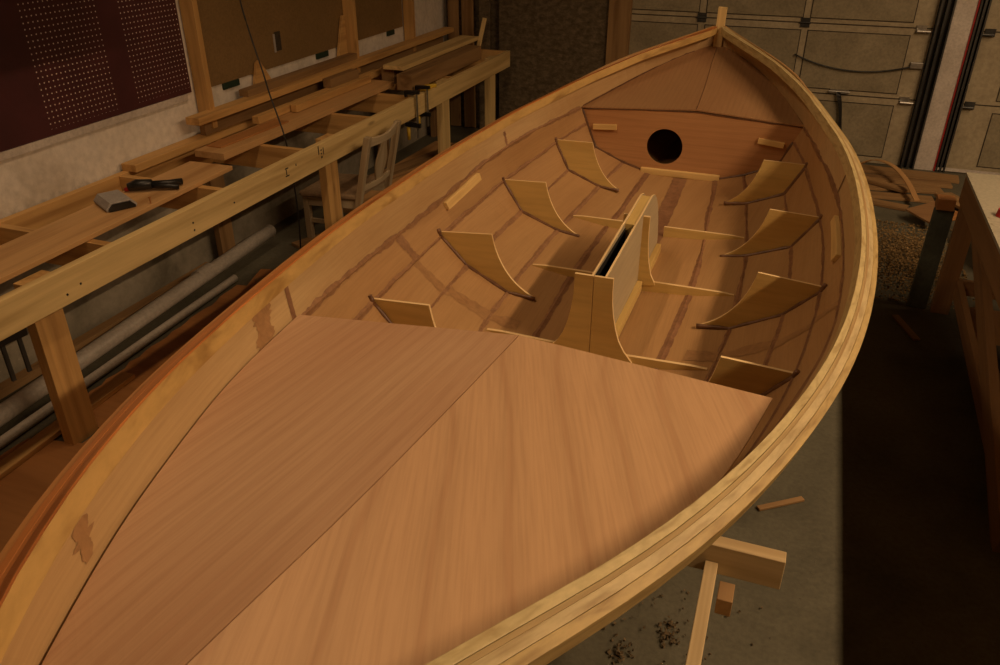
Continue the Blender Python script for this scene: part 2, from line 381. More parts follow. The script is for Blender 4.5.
def ribbon_on(y0, y1, k, side, w_up, w_dn, rag, step=.016, lift=.0016, corner=.005):
    """epoxy band along seam k, ragged on both edges"""
    g = G(); secs, gcs = [], []; u = w_up; d = w_dn; y = y0
    while y <= y1+1e-6:
        u += rng.uniform(-1, 1)*rag; d += rng.uniform(-1, 1)*rag
        u = min(max(u, w_up*.55), w_up*1.6); d = min(max(d, w_dn*.55), w_dn*1.6)
        p = section(y); P = Vector((p[k][0], p[k][1])); A = Vector(p[k-1]); B = Vector(p[k+1])
        ua = (A-P).normalized(); db = (B-P).normalized()
        na = Vector((-abs(ua.y), abs(ua.x)*1.0)); nb = Vector((-abs(db.y), abs(db.x)))
        q = [P+ua*u+na*.0004, P+ua*u*.6+na*lift, P+(na+nb)*corner*.5, P+db*d*.6+nb*lift, P+db*d+nb*.0004]
        secs.append([(CX+side*v.x, y, v.y) for v in q]); gcs.append([(y, i*.01, 0) for i in range(5)])
        y += step
    g.loft(secs, gcs, closed=False, caps=False); return g
for side in (-1, 1):  # right seams get a darker brown, their shade put into the colour
    obj('epoxy_seam', ribbon_on(1.2, 3.93, 1, side, .008, .009, .0045), M['fillet_lt'] if side < 0 else M['fillet'], hull)
    for k in (2, 3, 4, 5):
        y0 = 1.35; w = {2: .0075, 3: .008, 4: .008, 5: .010}[k]
        obj('epoxy_seam', ribbon_on(y0, 3.93, k, side, w, w, .003), M['fillet_lt'] if side < 0 and k < 5 else M['fillet'], hull)
    obj('epoxy_seam', ribbon_on(3.95, 4.80, 1, side, .007, .004, .001, corner=.010), M['fillet_dk'], hull)
# dark keel strip between the case and the bulkhead
g = G(); secs = []; gcs = []
y = 3.0
while y < 3.935:
    w1 = .034+rng.uniform(-.003, .003); w2 = .034+rng.uniform(-.003, .003)
    secs.append([(CX-w1, y, hull_at_b(y, w1)+.002), (CX, y, keel_z(y)+.0025), (CX+w2, y, hull_at_b(y, w2)+.002)]); gcs.append([(y, 0, 0), (y, .03, 0), (y, .06, 0)]); y += .02
g.loft(secs, gcs, closed=False, caps=False); obj('keel_seam', g, M['fillet'], hull)

def patch(yf, lo, hi, side, width, n=14, rag=.004, lift=.0012):
    """a smear or tape laid on the inside of the planking, from parameter lo to hi down the section"""
    g = G(); secs = []; gcs = []
    for i in range(n+1):
        s = lo+(hi-lo)*i/n; y = yf(i/n)
        row = []
        w = width/2+rng.uniform(-rag, rag)
        for dy in (-w, w):
            p = section(y+dy); k = min(int(s), len(p)-2); f = s-k
            b = p[k][0]+(p[k+1][0]-p[k][0])*f; z = p[k][1]+(p[k+1][1]-p[k][1])*f
            d = Vector((p[k+1][0]-p[k][0], p[k+1][1]-p[k][1])).normalized()
            row.append((CX+side*(b-abs(d.y)*lift), y+dy, z+abs(d.x)*lift))
        secs.append(row); gcs.append([(s, 0, 0), (s, width, 0)])
    g.loft(secs, gcs, closed=False, caps=False); return g
obj('epoxy_stripe', patch(lambda t: 1.50-.05*t, .26, .97, -1, .023, rag=.001), M['fillet'], hull, label='narrow dark brown stripe on the left topside')
obj('epoxy_stripe', patch(lambda t: 3.22-.02*t, .45, .95, -1, .016, rag=.004), M['fillet'], hull, label='short dark smear on the left topside, forward')
obj('epoxy_stripe', patch(lambda t: 3.12-.05*t, .25, .95, 1, .010, rag=.001), M['fillet_dk'], hull)
obj('epoxy_smear', patch(lambda t: 1.35-.06*t, .30, .95, -1, .085, rag=.012), M['smear'], hull)
obj('epoxy_smear', patch(lambda t: .555-.02*t, .38, .80, -1, .045, rag=.013), M['smear'], hull)
for sd in (-1, 1):
    obj('epoxy_smear', patch(lambda t: 2.23+.03*t, 1.05, 1.95, sd, .045, rag=.008), M['fillet_lt'] if sd < 0 else M['smear'], hull)
    obj('epoxy_smear', patch(lambda t: 2.24+.02*t, 2.05, 2.95, sd, .050, rag=.006), M['smear'], hull)
    obj('epoxy_smear', patch(lambda t: 2.28+.02*t, 3.05, 4.6, sd, .06, rag=.012), M['smear'], hull)

# gunwale: inwale, the planking edge, two outer strips; mitred at stem and stern by following the rail curve
def rail(side, t0, t1, top, hgt, name, mat, lbl=None):
    g = G(); secs = []; gcs = []
    r = rng.uniform(0, 30); L = 0; last = None
    for y in ys[1:-1]:
        s = (rail_b(y+.01)-rail_b(y-.01))/.02; n = Vector((1, -s)).normalized()
        q = []
        for t in (t0, t1):
            b = rail_b(y)-n.x*t; yy = y-n.y*t
            if b < .012: yy = y; b = .012
            q.append((b, yy))
        z = rail_z(y)+top+t0*TILT*fade(y); z1 = rail_z(y)+top+t1*TILT*fade(y)
        lean = .34*fade(y)*min(1, max(0, (min(q[0][0], q[1][0])-.03)/.05)); k0 = hgt*lean/math.sqrt(1+s*s); ky = -hgt*lean*n.y
        row = [(CX+side*(q[0][0]-k0), q[0][1]+ky*0, z-hgt*(1-.05*lean)), (CX+side*(q[1][0]-k0), q[1][1]+ky*0, z1-hgt*(1-.05*lean)), (CX+side*q[1][0], q[1][1], z1), (CX+side*q[0][0], q[0][1], z)]
        if last: L += math.dist(last, row[3])
        last = row[3]
        secs.append(row); gcs.append([(L+r, t0+r, 0), (L+r, t1+r, 0), (L+r, t1+r, hgt), (L+r, t0+r, hgt)])
    g.loft(secs, gcs); return obj(name, g, mat, boat, bevel=.0009, label=lbl)
rail(1, .0, .0135, 0, .036, 'outwale_strip', M['outwale'])
rail(1, .0135, .027, .001, .034, 'outwale_strip', M['outwale2'])
rail(1, .034, .0475, .0015, .036, 'inwale', M['inwale'])
rail(-1, .0, .0135, 0, .036, 'outwale_strip', M['orangerail'], 'orange brown outer strip of the left rail')
rail(-1, .0135, .027, .001, .034, 'outwale_strip', M['redrail'], 'reddish brown strip of the left rail')
rail(-1, .034, .047, -.0025, .034, 'inwale', M['inwale_dull'])
rail(-1, .034, .0465, .0015, .004, 'inwale_cap', M['redrail'])
rail(1, .0272, .0338, .0006, .02, 'planking_edge', M['plyedge'])
rail(-1, .0265, .0345, .0008, .02, 'planking_edge', M['redrail'])

# stem post, proud of the rails
g = G(); g.box((CX, 4.868, .93), (CX, 4.868, 1.22), .03, .034, (0, 1, 0)); g.box((CX, 4.862, 1.215), (CX+.004, 4.868, 1.424), .047, .026, (0, 1, 0))
obj('stem_post', g, M['stud_lt'], boat, bevel=.002)
g = G(); g.box((CX, .075, .93), (CX, .05, 1.45), .047, .03, (0, 1, 0)); obj('stern_post', g, M['stud_lt'], boat, bevel=.002)

# bulkhead with round hatch
YB = 3.94
def crown(b, zc, ze, bm): return ze+(zc-ze)*(1-abs(b)/bm)
p = section(YB)[1:]
out = [(-b, z) for b, z in p]+[(b, z) for b, z in p[-2::-1]]
poly = out+[(.26, crown(.26, 1.062, p[0][1], p[0][0])), (.03, 1.062), (-.26, crown(.26, 1.062, p[0][1], p[0][0]))]
hole = [(-.098+.088*math.cos(a), .880+.088*math.sin(a)) for a in np.linspace(0, 2*math.pi, 49)[:-1]]
g = G(); g.prism(poly, lambda u, v, t: (CX+u, YB+t, v), .009, 0, None, [hole[::-1]])
bulk = obj('bulkhead', g, M['bulk'], boat)
for b0, z0, z1 in ((-.402, .949, .956), (.398, .956, .944)):
    g = G(); g.box((CX+b0-.06, YB-.008, z0), (CX+b0+.06, YB-.008, z1), .016, .026); obj('cleat', g, M['cleat'], bulk, bevel=.002)
g = G(); g.box((CX-.205, YB-.009, .752), (CX+.185, YB-.009, .752), .018, .036); obj('cleat', g, M['cleat'], bulk, bevel=.006)
def fil(path, r, parent, m='fillet_dk'):
    g = G(); pp = []
    for a, b in zip(path, path[1:]):
        for i in range(6): pp.append(Vector(a).lerp(Vector(b), i/6))
    pp.append(Vector(path[-1]))
    g.tube(pp, [r*rng.uniform(.75, 1.3) for _ in pp], 8); return obj('fillet', g, M[m], parent, smooth=True)
fil([(CX+u, YB-.002, v) for u, v in [(b, z) for b, z in out[:-1]]], .007, bulk)
fil([(CX-.525, YB-.001, 1.034), (CX-.26, YB, 1.049), (CX+.03, YB, 1.061), (CX+.26, YB, 1.047), (CX+.525, YB-.001, 1.034)], .0035, bulk)

# foredeck: two crowned plywood panels meeting on the centreline
def deck_panel(y0, y1, side, ze, be, zc, mat, name, n=24, m=8, thick=.006, xc=lambda y: 0, front=None, turn=0):
    g = G(); top = []; gc = []
    yy = np.linspace(y0, y1, n)
    for y in yy:
        row = []; gr = []
        for j in range(m+1):
            f = j/m; b = xc(y)+(be(y)-xc(y)*side*0)*f*side if False else (xc(y)*(1-f)+side*be(y)*f)
            z = zc(y)+(ze(y)-zc(y))*f
            row.append((CX+b, y, z)); gr.append((y*math.cos(turn)+b*math.sin(turn), -y*math.sin(turn)+b*math.cos(turn)+side*3, 0))
        top.append(row); gc.append(gr)
    secs = [r+[(a[0], a[1], a[2]-thick) for a in r[::-1]] for r in top]
    gcs = [q+q[::-1] for q in gc]
    g.loft(secs, gcs); return obj(name, g, mat, boat)
s1b, s1z = SS[1]
fz = lambda y: s1z(y)+.032*min(1, (4.9-y)/.9)+.004
for sd in (-1, 1):
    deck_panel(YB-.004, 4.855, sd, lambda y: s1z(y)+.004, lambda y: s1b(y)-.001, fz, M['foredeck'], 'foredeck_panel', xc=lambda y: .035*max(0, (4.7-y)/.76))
g = G(); g.tube([(CX+.035*max(0, (4.7-y)/.76), y, fz(y)+.0002) for y in np.linspace(YB, 4.84, 16)], .0016, 6)
obj('seam_line', g, M['fillet_dk'], boat, smooth=True)

# aft deck: two loose fitted plywood sheets, a narrow dark gap between them
dz_e = pchip([.1, .393, .583, .806, 1.117, 1.467], [1.295, 1.248, 1.216, 1.174, 1.121, 1.076])
dz_r = pchip([.1, .393, .583, .806, 1.117, 1.467], [1.295, 1.250, 1.218, 1.178, 1.130, 1.092])
dz_c = pchip([.1, .409, .739, 1.1, 1.467], [1.345, 1.294, 1.234, 1.180, 1.131])
db_l = lambda y: s1b(y)-.004
db_r = lambda y: s1b(y)-.008-.024*max(0, (y-.8)/.667)
seam = lambda y: .008*math.sin(y*3)
dl = deck_panel(.16, 1.467, -1, lambda y: dz_e(y), db_l, lambda y: dz_c(y), M['deck_a'], 'aft_deck_sheet', 40, 8, .006, lambda y: -.0012)
dr = deck_panel(.16, 1.467, 1, lambda y: dz_r(y), db_r, lambda y: dz_c(y), M['deck_b'], 'aft_deck_sheet', 40, 8, .006, lambda y: .0012, turn=math.radians(-20))
dl['label'] = 'left deck sheet with straight fine grain'; dr['label'] = 'right deck sheet with swirling cathedral grain'
g = G(); g.aabox((CX-.006, .2, 1.10), (CX+.006, 1.4, 1.11)); 
g = G(); secs = []; gcs = []
for y in np.linspace(.2, 1.45, 20):
    z = dz_c(y)-.006; secs.append([(CX-.02, y, z-.02), (CX+.02, y, z-.02), (CX+.02, y, z-.001), (CX-.02, y, z-.001)]); gcs.append([(y, 0, 0)]*4)
g.loft(secs, gcs); obj('deck_beam', g, M['fillet_dk'], boat)

# side knees
def knee(y0, side, top_o, top_i, tip):
    """top_o outer top corner, top_i inner top corner, tip the low inner end (half breadth, z)"""
    pl = [top_o, top_i]
    c1 = (top_i[0]-.012, top_i[1]-.11); 
    for t in np.linspace(.1, 1, 12):      # hollow inner edge
        a = (1-t)**2; b = 2*t*(1-t); c = t*t
        pl.append((a*top_i[0]+b*(top_i[0]-.035)+c*tip[0], a*top_i[1]+b*(tip[1]+.055)+c*tip[1]))
    hull_pts = [(b, z) for b, z in section(y0) if z < top_o[1]-.004 and b > tip[0]+.004]
    hb = [(tip[0]+.006, hull_at_b(y0, tip[0]+.006))]+[q for q in hull_pts[::-1]]
    hb = [q for q in hb if q[0] <= top_o[0]+.01]
    pl += hb
    g = G(); g.prism([(side*u, v) for u, v in pl], lambda u, v, t: (CX+u, y0+t, v), .009, 0, 1)
    k = obj('side_knee', g, [M['knee'], M['kneeedge']], boat)
    path = [(CX+side*u, y0-.002, v) for u, v in [tip]+hb[1:]+[(top_o[0]+.002, top_o[1]+.012)]]
    fil(path, .0078, k, 'fillet_md')
for sd in (-1, 1):
    for y0, to, ti, tp in ((3.63, (.570, .950), (.387, .953), (.245, .738)), (3.12, (.652, .902), (.455, .911), (.296, .690)), (2.50, (.668, .893), (.462, .911), (.292, .684)), (1.87, (.613, .925), (.416, .936), (.26, .684))):
        to = (min(to[0], hull_at_z(y0, to[1])-.001), to[1]); knee(y0, sd, to, ti, tp)

# floor frames either side of the case
for sd in (-1, 1):
    for y0, tb, tz in ((2.20, .366, .690), (2.757, .388, .700), (3.28, .371, .721)):
        tip_z = hull_at_b(y0, tb)
        tops = [(tb, max(tip_z+.003, tz-.004)), (tb-.05, max(tip_z+.005, tz)), (.036, tz)]
        bots = [(.036, hull_at_b(y0, .036))]+[(b, z) for b, z in section(y0)[::-1] if .036 < b < tb]+[(tb, tip_z)]
        g = G(); g.prism([(sd*u, v) for u, v in tops+bots], lambda u, v, t: (CX+u, y0+t, v), .012, 0, 1)
        obj('floor_frame', g, [M['knee'], M['kneeedge']], boat)

# cleats on the topsides
for sd in (-1, 1):
    g = G(); secs = []; gcs = []
    for y in np.linspace(2.62, 2.93, 8):
        p = section(y); P = Vector(p[1]); Q = Vector(p[2]); d = (Q-P).normalized(); n = Vector((-abs(d.y), abs(d.x)*.3)).normalized()
        a = P+d*.012; b = P+d*.042; h = .016
        secs.append([(CX+sd*q.x, y, q.y) for q in (a, b, b+n*h, a+n*h)]); gcs.append([(y, 0, 0), (y, .03, 0), (y, .03, .01), (y, 0, .01)])
    g.loft(secs, gcs); obj('side_cleat', g, M['cleat'], boat, bevel=.002)

# centreboard case
def yz(poly, x0, x1, name, mats, parent, edge=None):
    g = G(); g.prism(poly, lambda u, v, t: (x0+t, u, v), x1-x0, 0, edge); return obj(name, g, mats, parent)
prof = [(2.203, .655), (2.203, .956), (2.55, .967), (2.92, .979), (2.97, .968), (3.02, .938), (3.07, .888), (3.11, .82), (3.14, .74), (3.15, .668), (2.8, .655)]
case = yz(prof, -.474, -.467, 'centreboard_case', [M['casep'], M['kneeedge']], boat, 1)
case['label'] = 'centreboard case with pale plywood sides and a black slot'
yz(prof, -.516, -.509, 'case_side', [M['casep'], M['kneeedge']], case, 1)
g = G(); g.aabox((-.5085, 2.205, .66), (-.506, 2.64, .950)); g.aabox((-.4765, 2.205, .66), (-.4742, 2.64, .950)); g.aabox((-.506, 2.205, .70), (-.4765, 2.64, .72)); obj('slot_shade', g, M['void'], case)  # thin black sheets: the deep slot's shade put into colour
g = G(); secs = []
g.prism([(2.635, .69), (2.635, .966), (2.92, .976), (3.0, .94), (3.07, .87), (3.12, .70)], lambda u, v, t: (-.509+t, u, v), .035, 0, 1); obj('spacer_block', g, [M['knee'], M['knee']], case)
fr = [(0.006, .957), (.066, .957), (.066, .915), (.068, .875), (.073, .835), (.082, .79), (.096, .745), (.115, .710), (.138, .682), (.145, .672), (.006, .655)]
for sd, x0 in ((1, -.506), (-1, -.506)):
    g = G(); g.prism([(sd*(u-.005), v) for u, v in fr], lambda u, v, t: (x0+u, 2.190+t, v), .010, 0, 1); obj('case_end_knee', g, [M['knee'], M['kneeedge']], case)
for sd, x0 in ((1, -.467), (-1, -.516)):
    rk = [(0, .957), (.024, .956), (.024, .90), (.027, .84), (.034, .78), (.046, .73), (.062, .700), (.066, .690), (0, .68)]
    g = G(); g.prism([(sd*u, v) for u, v in rk], lambda u, v, t: (x0+u, 2.752+t, v), .012, 0, 1); obj('case_knee', g, [M['knee'], M['kneeedge']], case)
    for ya, yb in ((2.225, 2.745), (2.775, 3.13)):
        g = G(); z = .662
        g.box((x0+sd*.010, ya, z+.016), (x0+sd*.010, yb, z+.022), .020, .040); obj('bed_log', g, M['knee'], case, bevel=.002)

# ------------------------------------------------------------------ cradle under the boat
cr = thing('boat_cradle', 'pale timber cradle of crossbeams and long rails under the boat', 'cradle', (CX, 1.55, 0))
zt = .615
for y, x1, x0 in ((1.545, .150, -1.15), (3.55, .02, -1.02)):
    g = bx((x0, y-.019, zt-.089), (x1, y+.019, zt)); obj('crossbeam', g, M['cradlew'], cr, bevel=.002)
for x in (-.010, -.99):
    g = G(); g.box((x+.004, .15, zt-.095), (x-.004, 1.524, zt-.095), .031, .089); obj('long_rail', g, M['cradlew'], cr, bevel=.002)
    g = bx((x-.018, 1.568, zt-.095), (x+.018, 3.53, zt-.006)) if x < -.5 else bx((-.30, 1.566, zt-.095), (-.264, 3.53, zt-.006)); obj('long_rail', g, M['cradlew'], cr, bevel=.002)
obj('joint_block', bx((.012, 1.42, zt-.110), (.048, 1.48, zt-.062)), M['stud_dk'], cr, bevel=.002)
for x, y in ((-.45, 1.60), (-1.0, 1.60), (-.45, 3.60), (-1.0, 3.60), (-1.0, .3), (-.35, .3)):
    obj('leg', bx((x-.045, y-.0, 0), (x+.045, y+.038, zt-.096 if y > 1 else zt-.1)), M['cradlew'], cr, bevel=.002)
obj('crossbeam', bx((-1.05, .30, zt-.185), (.05, .338, zt-.096)), M['cradlew'], cr, bevel=.002)
obj('keel_pad', bx((-.56, 1.51, zt), (-.44, 1.58, zt+.032)), M['stud'], cr)
obj('keel_pad', bx((-.56, 3.52, zt), (-.44, 3.58, zt+.062)), M['stud'], cr)

# ------------------------------------------------------------------ room shell
XW, YD, H = -3.2, 7.157, 3.95
struct(obj('floor', bx((XW-.1, -1.6, -.1), (3.7, YD+.3, 0)), M['concrete']))
struct(obj('wall_left', bx((XW-.1, -1.6, 0), (XW, YD+.2, H)), M['leftwall']))
struct(obj('wall_back', bx((XW, -1.7, 0), (3.7, -1.6, H)), M['hardboard']))
struct(obj('wall_right', bx((3.6, -1.6, 0), (3.7, YD+.2, H)), M['hardboard']))
struct(obj('ceiling', bx((XW-.1, -1.7, H), (3.7, YD+.3, H+.1)), M['ceiling']))
g = G(); g.aabox((XW, YD+.03, 0), (-1.79, YD+.13, H)); g.aabox((-1.79, YD+.03, 2.2), (3.7, YD+.13, H)); g.aabox((3.6, YD+.03, 0), (3.7, YD+.13, 2.2))
struct(obj('wall_far', g, M['osb']))

# garage doors: rows of framed panels
def garage_door(name, x0, x1, cols):
    g = G(); g.aabox((x0, YD+.004, .004), (x1, YD+.03, 2.2)); d = obj(name, g, M['doorp']); struct(d)
    for k in range(1, 4):
        obj('section_joint', bx((x0, YD+.0015, .533*k-.004), (x1, YD+.006, .533*k+.004)), M['groove'], d)
    for a, b in cols:
        for k in range(4):
            z0 = .533*k+(.042 if k else .062); z1 = .533*(k+1)-.060
            f = obj('panel_groove', bx((a-.007, YD-.000, z0-.007), (b+.007, YD+.005, z1+.007)), M['groove'], d)
            g = bx((a, YD-.002, z0), (b, YD+.004, z1)); obj('inset_panel', g, M['doorin'], f)
    return d
d1 = garage_door('door_1', -1.79, .84, [(-.046, .690), (-.854, -.107), (-1.665, -.92)])
d2 = garage_door('door_2', 1.15, 3.6, [(1.40, 2.10), (2.17, 2.88)])
def hinge(x, z, d):
    g = G(); g.aabox((x-.035, YD-.006, z-.035), (x+.035, YD+.003, z+.035)); g.tube([(x-.04, YD-.010, z), (x+.04, YD-.010, z)], .007, 8)
    obj('hinge', g, M['steel'], d)
def roller_bracket(x, z, d, s):
    g = G(); g.aabox((x-.05, YD-.008, z-.035), (x+.02, YD+.003, z+.02)); g.tube([(x-.045, YD-.028, z-.02), (x+.05, YD-.028, z-.02)], .009, 8); g.aabox((x-.045, YD-.03, z-.03), (x-.03, YD-.006, z-.01)); obj('roller_bracket', g, M['brightsteel'], d)
for z in (.533, 1.067):
    hinge(-.887, z, d1); hinge(-.08, z, d1); roller_bracket(.775, z, d1, 1); roller_bracket(1.235, z, d1, -1) if False else None
for z in (.533, 1.067):
    g = G(); g.aabox((1.19, YD-.008, z-.035), (1.26, YD+.003, z+.02)); g.tube([(1.16, YD-.028, z-.02), (1.25, YD-.028, z-.02)], .009, 8); obj('roller_bracket', g, M['steel'], d2)
g = G(); g.aabox((.74, YD-.03, .775), (.83, YD, .82)); obj('lock_bolt', g, M['brightsteel'], d1, bevel=.003)
g = G(); g.aabox((.20, YD-.022, .545), (.34, YD+.003, .575)); g.tube([(.19, YD-.02, .56), (.35, YD-.02, .56)], .008, 8); obj('handle_plate', g, M['brightsteel'], d1)
g = G(); secs = []; gcs = []
for i in range(13):
    t = i/12; x = .262+.095*t+.008*math.sin(t*5); z = .56-.37*t; w = .018*(1-.2*t); a = .8*math.sin(t*3.2)
    secs.append([(x-w*math.cos(a), YD-.03-w*math.sin(a), z), (x+w*math.cos(a), YD-.03+w*math.sin(a), z), (x+w*math.cos(a), YD-.026+w*math.sin(a), z), (x-w*math.cos(a), YD-.026-w*math.sin(a), z)]); gcs.append([(t, 0, 0)]*4)
g.loft(secs, gcs); obj('pull_strap', g, M['black'], d1)
g = G(); g.tube([(-.12+.90*t, YD-.02, .826-.03*t-.34*t*(1-t)) for t in np.linspace(0, 1, 20)], .006, 8); obj('lock_cable', g, M['steel'], d1, smooth=True)
obj('weatherstrip', bx((1.10, YD-.05, .012), (3.6, YD-.03, .034)), M['jamb'], d2)
# the jamb between the doors, its tracks and red seal
struct(obj('trim_1', bx((.946, YD-.035, 0), (1.092, YD+.03, H)), M['jamb']))
struct(obj('trim_2', bx((1.089, YD-.045, 0), (1.101, YD-.03, H)), M['red']))
def track(x0, x1, s, lbl):
    t = thing('door_track', lbl, 'track', ((x0+x1)/2, YD-.05, 0))
    obj('channel', bx((x0, YD-.062, 0), (x0+.012, YD-.0, 2.2)), M['steel'], t); obj('channel', bx((x1-.012, YD-.062, 0), (x1, YD-.0, 2.2)), M['steel'], t)
    obj('track_back', bx((x0+.012, YD-.012, 0), (x1-.012, YD-.004, 2.2)), M['steel'], t)
    g = G(); g.box(((x0+x1)/2, YD-.04, 0), ((x0+x1)/2, YD-.04, 2.2), .016, .04, (0, 1, 0)); obj('angle_iron', g, M['steel'], t)
track(.846, .944, 1, 'dark steel track at the left side of the white door jamb')
track(1.103, 1.17, -1, 'dark steel track beside the red seal, at the second garage door')
# board trims and strand board left of the door
struct(obj('trim_3', bx((-1.66, YD-.06, 0), (-1.473, YD+.0, H)), M['stud_dk']))
ob = tag(obj('strand_board', bx((-2.66, YD-.03, 0), (-1.665, YD-.012, 2.3)), M['osb']), 'dark strand board sheet standing behind the far end of the bench', 'board')
for x in (-2.2,): pass
for k, (x0, x1, lean, m) in enumerate(((-3.12, -3.02, .04, 'stud_dk'), (-2.985, -2.875, .07, 'stud_dk'), (-2.82, -2.72, .03, 'osb'))):
    g = G(); g.box(((x0+x1)/2+lean*.3, YD-.14, .01), ((x0+x1)/2-lean*.5, YD-.05, 2.1), x1-x0, .022, (0, 1, 0))
    tag(obj('leaning_plank', g, M[m], bevel=.002), ['dark plank leaning in the far left corner, against the white wall', 'wide dark plank leaning in the corner behind the bench, middle one', 'strand board offcut leaning nearest the strand board sheet'][k], 'plank', 'planks leaning in the far corner')

# ------------------------------------------------------------------ left wall boards
pb = tag(obj('pegboard', bx((XW+.002, -.6, 1.002), (XW+.008, 3.66, 2.3)), M['peg']), 'dark red pegboard with rows of small holes on the left wall', 'pegboard')
obj('ledger_strip', bx((XW+.002, -.6, .965), (XW+.010, 3.62, 1.000)), M['jamb'], pb)
hb = tag(obj('brown_panel', bx((XW+.002, 3.76, .995), (XW+.008, 6.28, 2.3)), M['hardboard']), 'plain brown hardboard panel on the left wall beyond the first stud', 'panel')
obj('outlet_recess', bx((XW+.002, 4.49, 1.085), (XW+.0095, 4.555, 1.20)), M['groove'], hb)
obj('outlet_plate', bx((XW+.002, 4.475, 1.08), (XW+.012, 4.492, 1.19)), M['grey'], hb)
for ya, yb in ((3.93, 4.08), (4.95, 5.10), (6.0, 6.12)):
    obj('green_patch', bx((XW+.0, ya, .958), (XW+.012, yb, .994)), M['green'], hb)
for k, (y0, h, lbl) in enumerate(((3.68, .88, 'wall stud beside the pegboard, nearest the camera'), (5.34, .88, 'second wall stud, in the middle of the brown panel'), (6.29, .88, 'third wall stud, at the far end of the brown panel'))):
    g = bx((XW+.012, y0, .80), (XW+.098, y0+.04, 2.3)); o = tag(obj('wall_stud', g, M['stud'], bevel=.002), lbl, 'stud', 'studs standing on the left wall')
for y0, y1, hh, lbl in ((4.20, 4.36, .125, 'small wooden wedge standing against the brown panel near the cord'), (5.14, 5.32, .30, 'tall wooden wedge leaning beside the second wall stud')):
    g = G(); g.prism([(y0, .777), (y1, .777), (y1, .95), (y1-.03, .99), (y0+.07, .945+hh), (y0+.04, .945+hh*.9), (y0, .95)] if hh < .2 else [(y0, .777), (y1, .777), (y1, .90+hh), (y1-.03, .90+hh)],
                    lambda u, v, t: (XW+.015+t, u, v), .022); tag(obj('wooden_wedge', g, M['stud'], bevel=.002), lbl, 'wedge')

sh = thing('added_shade_shelf', 'unseen shelf added high on the left wall to shade the pegboard top', 'shelf', (XW+.15, 1.4, 1.55))  # shelf added out of view to darken the top of the pegboard
obj('shade_shelf_board', bx((XW+.009, -.6, 1.688), (XW+.26, 3.05, 1.710)), M['stud_dk'], sh)
for y in (.0, 1.2, 2.4):
    g = G(); g.prism([(XW+.010, 1.688), (XW+.22, 1.688), (XW+.010, 1.66)], lambda u, v, t: (u, y+t, v), .02); obj('bracket', g, M['steel'], sh)
# ------------------------------------------------------------------ workbench
wb = thing('workbench', 'long unfinished timber workbench frame along the left wall', 'workbench', (-2.83, 3.7, 0))
ZT = .735
g = bx((-2.538, .4, .600), (-2.500, 6.98, ZT)); fr_ = obj('front_rail', g, M['stud_lt'], wb, bevel=.002)
# lumber stamp on the rail face, small dark marks
for y, z, w, h in ((3.46, .695, .030, .006), (3.46, .655, .034, .006), (3.468, .675, .006, .03), (3.56, .69, .008, .012), (3.79, .705, .008, .05), (3.815, .70, .012, .008), (3.815, .68, .012, .008), (3.815, .66, .014, .012), (3.84, .69, .006, .04)):
    obj('lumber_stamp', bx((-2.5005, y, z-h/2), (-2.4992, y+w, z+h/2)), M['black'], fr_)
for y, z in ((1.99, .64), (2.06, .655), (2.72, .665), (2.72, .63), (3.02, .66)):
    g = G(); g.tube([(-2.5005, y, z), (-2.4988, y, z)], .005, 8); obj('screw_hole', g, M['black'], fr_)
obj('back_rail', bx((-3.180, .4, .600), (-3.142, 6.98, ZT+.001)), M['stud'], wb, bevel=.002)
for y in (.9, 1.55, 2.27, 2.99, 3.70, 4.46, 5.07, 5.77, 6.43, 6.955):
    obj('joist', bx((-3.141, y-.019, .600), (-2.539, y+.019, ZT-.002)), M['stud'], wb, bevel=.002)
for y in (1.855, 3.91, 5.58, 6.58):
    obj('leg', bx((-2.590, y, 0), (-2.539, y+.13, ZT-.003)), M['stud'] if y < 5 else M['stud_lt'], wb, bevel=.002)
for y in (3.56, 5.6, 1.6, 6.6):
    obj('leg', bx((-3.13, y, 0), (-3.09, y+.12, .5995)), M['stud_dk'], wb, bevel=.002)

def plank(name, p0, p1, w, h, m, lbl, cat='board', grp=None, up=(0, 0, 1)):
    g = G(); g.box(p0, p1, w, h, up); return tag(obj(name, g, M[m], bevel=.0015), lbl, cat, grp)
LG = 'loose lumber lying on the workbench'
plank('wide_board', (-2.70, .5, ZT+.011), (-2.795, 3.25, ZT+.011), .255, .021, 'board', 'wide loose board on the near end of the bench, under the grey sanding block', 'board', LG)
plank('wide_board', (-2.90, 3.37, ZT+.019), (-2.885, 5.30, ZT+.019), .19, .036, 'board', 'wide board in the middle of the bench, under the thin reddish offcut', 'board', LG)
plank('thin_offcut', (-2.93, 3.45, ZT+.041), (-2.90, 4.05, ZT+.041), .10, .008, 'orange', 'thin reddish offcut lying on the wide middle board', 'offcut', LG)
plank('lumber_stick', (-3.135, 3.04, ZT+.020), (-3.135, 6.95, ZT+.020), .09, .038, 'stud', 'long stick against the wall at the bottom of the pile, nearest end farthest left', 'lumber', LG)
plank('lumber_stick', (-3.13, 3.62, .819), (-3.13, 6.9, .819), .038, .088, 'stud_dk', 'stick hidden in the middle of the pile against the wall', 'lumber', LG)
plank('lumber_stick', (-3.085, 3.50, .884), (-3.080, 6.97, .884), .088, .040, 'stud', 'long stick on top of the pile, its end below the first wall stud', 'lumber', LG)
plank('lumber_stick', (-3.02, 3.93, .8025), (-3.00, 5.42, .8025), .050, .056, 'stud_dk', 'short dark ended stick lying in front of the wall pile', 'lumber', LG) if False else None
plank('lumber_stick', (-3.000, 3.93, .797), (-2.995, 5.42, .797), .045, .044, 'stud', 'square ended stick lying in front of the wall pile on the wide board', 'lumber', LG)
plank('lumber_stick', (-2.945, 4.25, .798), (-2.940, 5.20, .798), .040, .044, 'stud', 'thin stick in front of the square ended stick', 'lumber', LG)
